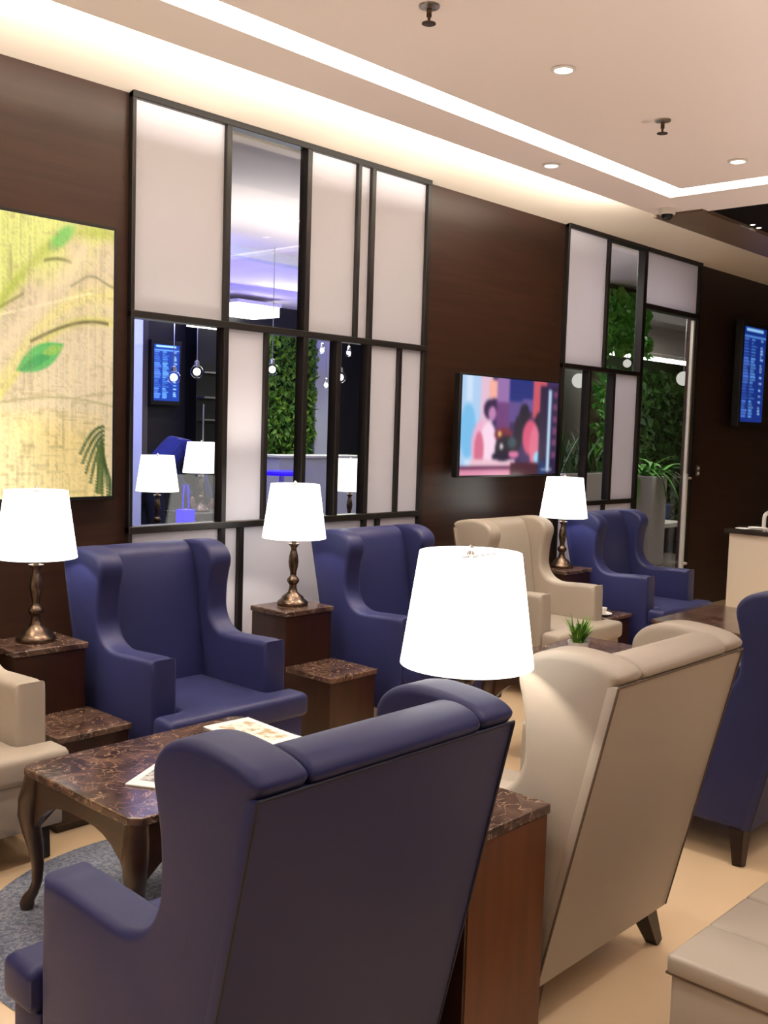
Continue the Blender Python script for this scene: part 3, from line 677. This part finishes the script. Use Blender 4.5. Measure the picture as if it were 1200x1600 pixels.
def leafwall(name, x0, x1, y, z0, z1, n, size, m, seed):
    g = random.Random(seed); V_ = []; F_ = []
    for i in range(n):
        c = Vector((g.uniform(x0, x1), y - g.uniform(.0, .09), g.uniform(z0, z1)))
        e = Euler((g.uniform(.2, 1.4), g.uniform(-.7, .7), g.uniform(0, 6.28))).to_matrix(); s = size*g.uniform(.6, 1.3); b = len(V_)
        for p in ((0, -s, 0), (s*.5, -s*.1, s*.12), (0, s, 0), (-s*.5, -s*.1, s*.12)): V_.append(tuple(c + e @ Vector(p)))
        F_ += [(b, b+1, b+2), (b, b+2, b+3)]
    me = bpy.data.meshes.new(name); me.from_pydata(V_, [], F_); me.materials.append(MT[m]); o = bpy.data.objects.new(name, me); COL.objects.link(o); return o
gw = thing('green_plant_wall', 'living wall of small bright green leaves seen through the glass', 'plant wall', (0, 0, 0))
obj('backing', box(B(), 8.25, 9.60, 10.30, 10.39, .9, 2.75), 'hedge', gw)
lw = leafwall('leaves', 8.25, 9.60, 10.28, .95, 2.73, 2900, .05, 'leaf', 5); lw.parent = gw; lw['kind'] = 'stuff'
gw2 = thing('dark_plant_wall', 'dark green hanging foliage behind the glass door', 'plant wall', (0, 0, 0))
lw = leafwall('leaves', 11.6, 16.5, 7.95, .2, 2.5, 4200, .10, 'leafd', 6); lw.parent = gw2; lw['kind'] = 'stuff'
# light fittings
def emitbox(name, label, cat, loc, dims, m, group=None):
    t = thing(name, label, cat, loc, 0, group); obj('diffuser', box(B(), -dims[0]/2, dims[0]/2, -dims[1]/2, dims[1]/2, -dims[2]/2, dims[2]/2), m, t); obj('housing', box(B(), -dims[0]/2-.02, dims[0]/2+.02, -dims[1]/2-.02, dims[1]/2+.02, dims[2]/2, dims[2]/2+.04), 'white', t); return t
emitbox('ceiling_light', 'long white light box under the blue ceiling beyond the glass', 'light', (8.18, 10.0, 2.90), (.66, .5, .12), 'strip')
emitbox('ceiling_light', 'short white light bar above the pendant lamps beyond the glass', 'light', (5.28, 7.0, 2.315), (.30, .06, .04), 'strip')
emitbox('corridor_light_strip', 'warm light line above the plants behind the glass door', 'light', (13.0, 7.3, 2.62), (4.0, .06, .05), 'strip')
def pendant(x, y, z, label, rr_=.055, group='glass pendant lamps'):
    t = thing('pendant_lamp', label, 'lamp', (x, y, z), 0, group)
    obj('globe', sphere(B(), (0, 0, 0), rr_), 'globe', t, True); obj('bulb', sphere(B(), (0, 0, 0), rr_*.55), 'bulb', t, True)
    obj('cap', lathe(B(), [(.022, rr_*.9), (.02, rr_+.03), (.004, rr_+.04)], 14, cap=False), 'steel', t, True)
    obj('cord', tube(B(), [(0, 0, rr_+.03), (0, 0, 3.06-z)], .004, 6), 'steel', t)
for i, (x, z) in enumerate([(4.99, 1.87), (5.22, 1.93), (6.04, 2.0), (6.89, 1.98)]):
    pendant(x, 7.0, z, ['glass pendant lamp in front of the blue screen beyond the glass', 'glass pendant lamp just right of the blue screen beyond the glass', 'glass pendant lamp in front of the green plant wall', 'glass pendant lamp right of the pale blue-grey pillar'][i])
for i, (x, z) in enumerate([(8.54, 2.42), (8.99, 2.42), (8.62, 2.01)]):
    pendant(x, 9.0, z, ['small far pendant high on the pale pillar', 'small far pendant high on the dark wall right of the pillar', 'small far pendant low on the pale pillar'][i], .045, 'small far pendant lamps')
for x, y, z, lb, rr_ in [(9.15, 5.8, 2.06, 'opal globe pendant before the grey pillar, left of the glass door', .075), (11.43, 5.8, 2.21, 'opal globe pendant inside the right side of the glass door', .085), (10.1, 5.8, 2.30, 'small bright pendant at the foot of the upper clear pane', .045)]:
    t = thing('globe_pendant', lb, 'lamp', (x, y, z), 0, 'opal globe pendants')
    obj('globe', sphere(B(), (0, 0, 0), rr_), 'opal', t, True); obj('cord', tube(B(), [(0, 0, rr_-.003), (0, 0, 3.06-z)], .005, 6), 'steel', t)
# lamps and furniture beyond the glass
far = [(4.43, 6.4, .66, 'white lampshade beyond the glass, left one in the lower left pane'), (5.43, 7.2, .745, 'white lampshade beyond the glass, right one in the lower left pane'), (6.05, 6.0, .65, 'white lampshade beyond the glass, half cut by a mullion')]
for x, y, z, lb in far:
    dup(L0, (x, y, z), 0, lb)
    t = thing('lamp_table', 'dark lamp table under the lamp ' + lb.split('white lampshade ')[1], 'table', (x, y, 0)); obj('top', box(B(), -.22, .22, -.22, .22, z-.03, z, .003, 1), 'darkleg', t)
    for sx in (-.18, .18):
        for sy in (-.18, .18): obj('leg', box(B(), sx-.02, sx+.02, sy-.02, sy+.02, 0, z-.03), 'darkleg', t)
t = thing('shelf_unit', 'black shelf unit with pale shelf edges beyond the glass', 'shelf', (8.0, 10.05, 0))
obj('cabinet', box(B(), -.42, .2, .12, .34, 0, 2.75), 'black', t)
for z in (1.55, 1.82, 2.12): obj('shelf', box(B(), -.40, .18, -.02, .12, z-.01, z+.01), 'steel', t)
for x, y, z0, z1, lb in [(5.75, 7.6, 0, 1.68, 'thin steel post beyond the glass, under the blue screen'),]:
    t = thing('steel_post', lb, 'post', (x, y, 0)); obj('rod', tube(B(), [(0, 0, .012), (0, 0, z1)], .008, 8), 'steel', t); obj('base', lathe(B(), [(.12, 0), (.12, .012), (.0005, .014)], 20, cap=False), 'steel', t)
t = thing('arched_floor_tube', 'thin steel tube bent at the top beyond the glass', 'stand', (5.93, 7.6, 0)); obj('rod', tube(B(), [(0, 0, .012), (0, 0, 1.55), (.02, 0, 1.57), (.2, 0, 1.57)], .009, 8), 'steel', t); obj('base', lathe(B(), [(.12, 0), (.12, .012), (.0005, .014)], 20, cap=False), 'steel', t)
t = thing('glowing_bucket', 'bright blue glowing cube vase beyond the glass with two thin rods', 'vase', (4.76, 6.5, .70)); obj('vase', box(B(), -.055, .055, -.055, .055, 0, .14, .01, 2), 'bluelit', t)
for x in (-.03, .03): obj('rod', tube(B(), [(x, 0, .14), (x*.6, 0, .33)], .006, 8), 'bluelit', t)
t = thing('vase_table', 'dark table under the blue glowing vase', 'table', (4.80, 6.5, 0)); obj('top', box(B(), -.13, .2, -.2, .2, .67, .70), 'darkleg', t); obj('foot', box(B(), -.05, .05, -.05, .05, 0, .67), 'darkleg', t)
t = thing('bar_table', 'round blue-lit bar table beyond the glass, before the plant wall', 'table', (7.06, 8.0, 0)); obj('top', lathe(B(), [(.0005, 1.0), (.24, 1.0), (.25, 1.02), (.24, 1.04), (.0005, 1.04)], 28, cap=False), 'bluelit', t, True); obj('pedestal', tube(B(), [(0, 0, .02), (0, 0, 1.0)], .025, 12), 'pillar', t, True); obj('foot', lathe(B(), [(.0005, 0), (.2, 0), (.19, .02), (.0005, .02)], 24, cap=False), 'steel', t)
t = thing('white_bar_counter', 'white bar counter beyond the glass, below the pale pillar', 'counter', (8.75, 9.15, 0)); obj('front', box(B(), -.72, .72, 0, .35, 0, 1.13, .004, 1), 'pillar', t); obj('top', box(B(), -.75, .75, -.04, .38, 1.13, 1.16, .004, 1), 'white', t)
# bending person in blue
def person():
    t = thing('person', 'person in a blue shirt bending forward beyond the glass', 'person', (5.80, 8.2, 0))
    def skin(name, V_, Eg, m):
        me = bpy.data.meshes.new(name); me.from_pydata([v[0] for v in V_], Eg, []); o = bpy.data.objects.new(name, me); COL.objects.link(o); o.parent = t
        md = o.modifiers.new('skin', 'SKIN'); sv = me.skin_vertices[0].data
        for i, v in enumerate(V_): sv[i].radius = (v[1], v[1])
        sv[0].use_root = True; o.modifiers.new('sub', 'SUBSURF').levels = 2; me.materials.append(MT[m])
        for p in me.polygons: p.use_smooth = True
        return o
    b = skin('body', [((-.22, 0, .92), .135), ((-.10, 0, 1.12), .135), ((.08, 0, 1.25), .155), ((.20, 0, 1.27), .12), ((.27, 0, 1.25), .055), ((.33, 0, 1.22), .05),
        ((.17, -.19, 1.22), .065), ((.24, -.22, .98), .05), ((.38, -.16, .78), .038), ((.17, .19, 1.22), .065), ((.24, .22, .98), .05), ((.38, .16, .78), .038)],
        [(0, 1), (1, 2), (2, 3), (3, 4), (4, 5), (3, 6), (6, 7), (7, 8), (3, 9), (9, 10), (10, 11)], 'shirt')
    skin('trousers', [((-.22, 0, .92), .13), ((-.22, -.10, .82), .095), ((-.18, -.11, .48), .065), ((-.22, -.11, .09), .045), ((-.22, .10, .82), .095), ((-.18, .11, .48), .065), ((-.22, .11, .09), .045)],
        [(0, 1), (1, 2), (2, 3), (0, 4), (4, 5), (5, 6)], 'trousers')
    hd_ = obj('head', sphere(B(), (.40, 0, 1.20), .085, 1.25, .9, 1.0), 'skin', t, True)
    obj('hair', sphere(B(), (.395, 0, 1.225), .088, 1.22, .98, .85), 'hair', hd_, True); obj('nose', sphere(B(), (.47, 0, 1.125), .018), 'skin', hd_, True)
    for s in (-1, 1):
        obj('ear', sphere(B(), (.39, s*.08, 1.18), .022, .7, .5, 1.2), 'skin', hd_, True)
        bm = B(); sphere(bm, (.40, s*.16, .735), .035, .8, .6, 1.2)
        for k in range(4): tube(bm, [(.385+k*.014, s*.16, .71), (.392+k*.015, s*.155, .67), (.402+k*.013, s*.15, .645+.004*k)], [.0095, .009, .007], 8)
        tube(bm, [(.385, s*.15, .735), (.37, s*.135, .70), (.375, s*.13, .68)], [.011, .010, .008], 8)
        obj('hand', bm, 'skin', t, True); obj('shoe', box(B(), -.30, -.04, s*.11-.045, s*.11+.045, 0, .09, .03, 3), 'black', t, True)
person()
t = thing('person_table', 'dark table the bending person reaches to', 'table', (6.0, 8.85, 0)) if False else None
struct('trim_8', box(B(), 11.5, 20, 7.2, 8.0, 2.685, 3.06), 'ceil')
# corridor planters
def planter(x, y, wd, dp, ht, label, n, ln, wdl, rise, droop, m, seed):
    t = thing('planter', label, 'planter', (x, y, 0)); obj('trough', box(B(), -wd/2, wd/2, -dp/2, dp/2, 0, ht, .008, 2), 'potw', t); obj('soil', box(B(), -wd/2+.02, wd/2-.02, -dp/2+.02, dp/2-.02, ht, ht+.006), 'hedge', t)
    bm = B(); g = random.Random(seed)
    for i in range(n): blade(bm, (g.uniform(-wd/2+.05, wd/2-.05), g.uniform(-dp/2+.04, dp/2-.04), ht), g.uniform(0, 6.283), ln*g.uniform(.4, 1), wdl*g.uniform(.7, 1.2), rise*g.uniform(.4, 1.2), droop*g.uniform(.5, 1.3), 6)
    obj('foliage', bm, m, t)
planter(10.98, 6.0, .36, .4, 1.05, 'tall pale planter with arching bright green plant behind the glass door', 46, .55, .05, .5, .55, 'leafb', 11)
planter(9.62, 6.1, .95, .4, 1.10, 'long pale planter with dark grassy plants left of the glass door', 70, .35, .03, .6, .2, 'leafd', 12)
t = thing('hanging_plant', 'trailing green foliage hanging high behind the upper clear pane', 'plant', (9.3, 5.6, 0))
lw = leafwall('leaves', -.15, .8, 0, 2.35, 2.98, 420, .08, 'leafb', 14); lw.parent = t; lw['kind'] = 'stuff'
obj('basket', box(B(), -.15, .8, .02, .2, 2.93, 3.06, .01, 1), 'hedge', t)
t = thing('climbing_plant', 'narrow column of pale climbing leaves behind the lower glass pane', 'plant', (10.34, 6.3, 0))
lw = leafwall('leaves', -.12, .16, 0, .1, 2.3, 260, .06, 'leafb', 15); lw.parent = t; lw['kind'] = 'stuff'
obj('trellis', box(B(), -.1, .14, .03, .06, 0, 2.35), 'stem', t)
t = thing('pillar', 'grey wall pillar behind the left clear pane by the door', 'pillar', (10.27, 6.6, 0)); obj('shaft', box(B(), -.22, .23, 0, .3, 0, 3.06), 'backwall', t)
t = thing('corridor_bench', 'low white bench behind the glass door', 'bench', (11.9, 6.4, 0)); obj('seat', box(B(), -.4, .6, -.2, .2, .36, .42, .005, 1), 'potw', t)
for x in (-.3, .5): obj('leg', box(B(), x-.03, x+.03, -.17, .17, 0, .36), 'black', t)
t = thing('corridor_armchair', 'dark armchair in the shade behind the glass door', 'chair', (12.7, 7.1, 0))
obj('seat', box(B(), -.35, .35, -.35, .35, .12, .42, .03, 2), 'bluegrey', t); obj('backrest', box(B(), -.35, .35, .25, .4, .42, .85, .03, 2), 'bluegrey', t)
for s in (-1, 1): obj('armrest', box(B(), s*.38-.06, s*.38+.06, -.35, .35, .12, .6, .03, 2), 'bluegrey', t)
for sx in (-.3, .3):
    for sy in (-.3, .3): obj('leg', box(B(), sx-.02, sx+.02, sy-.02, sy+.02, 0, .12), 'black', t)
bpy.context.view_layer.update()
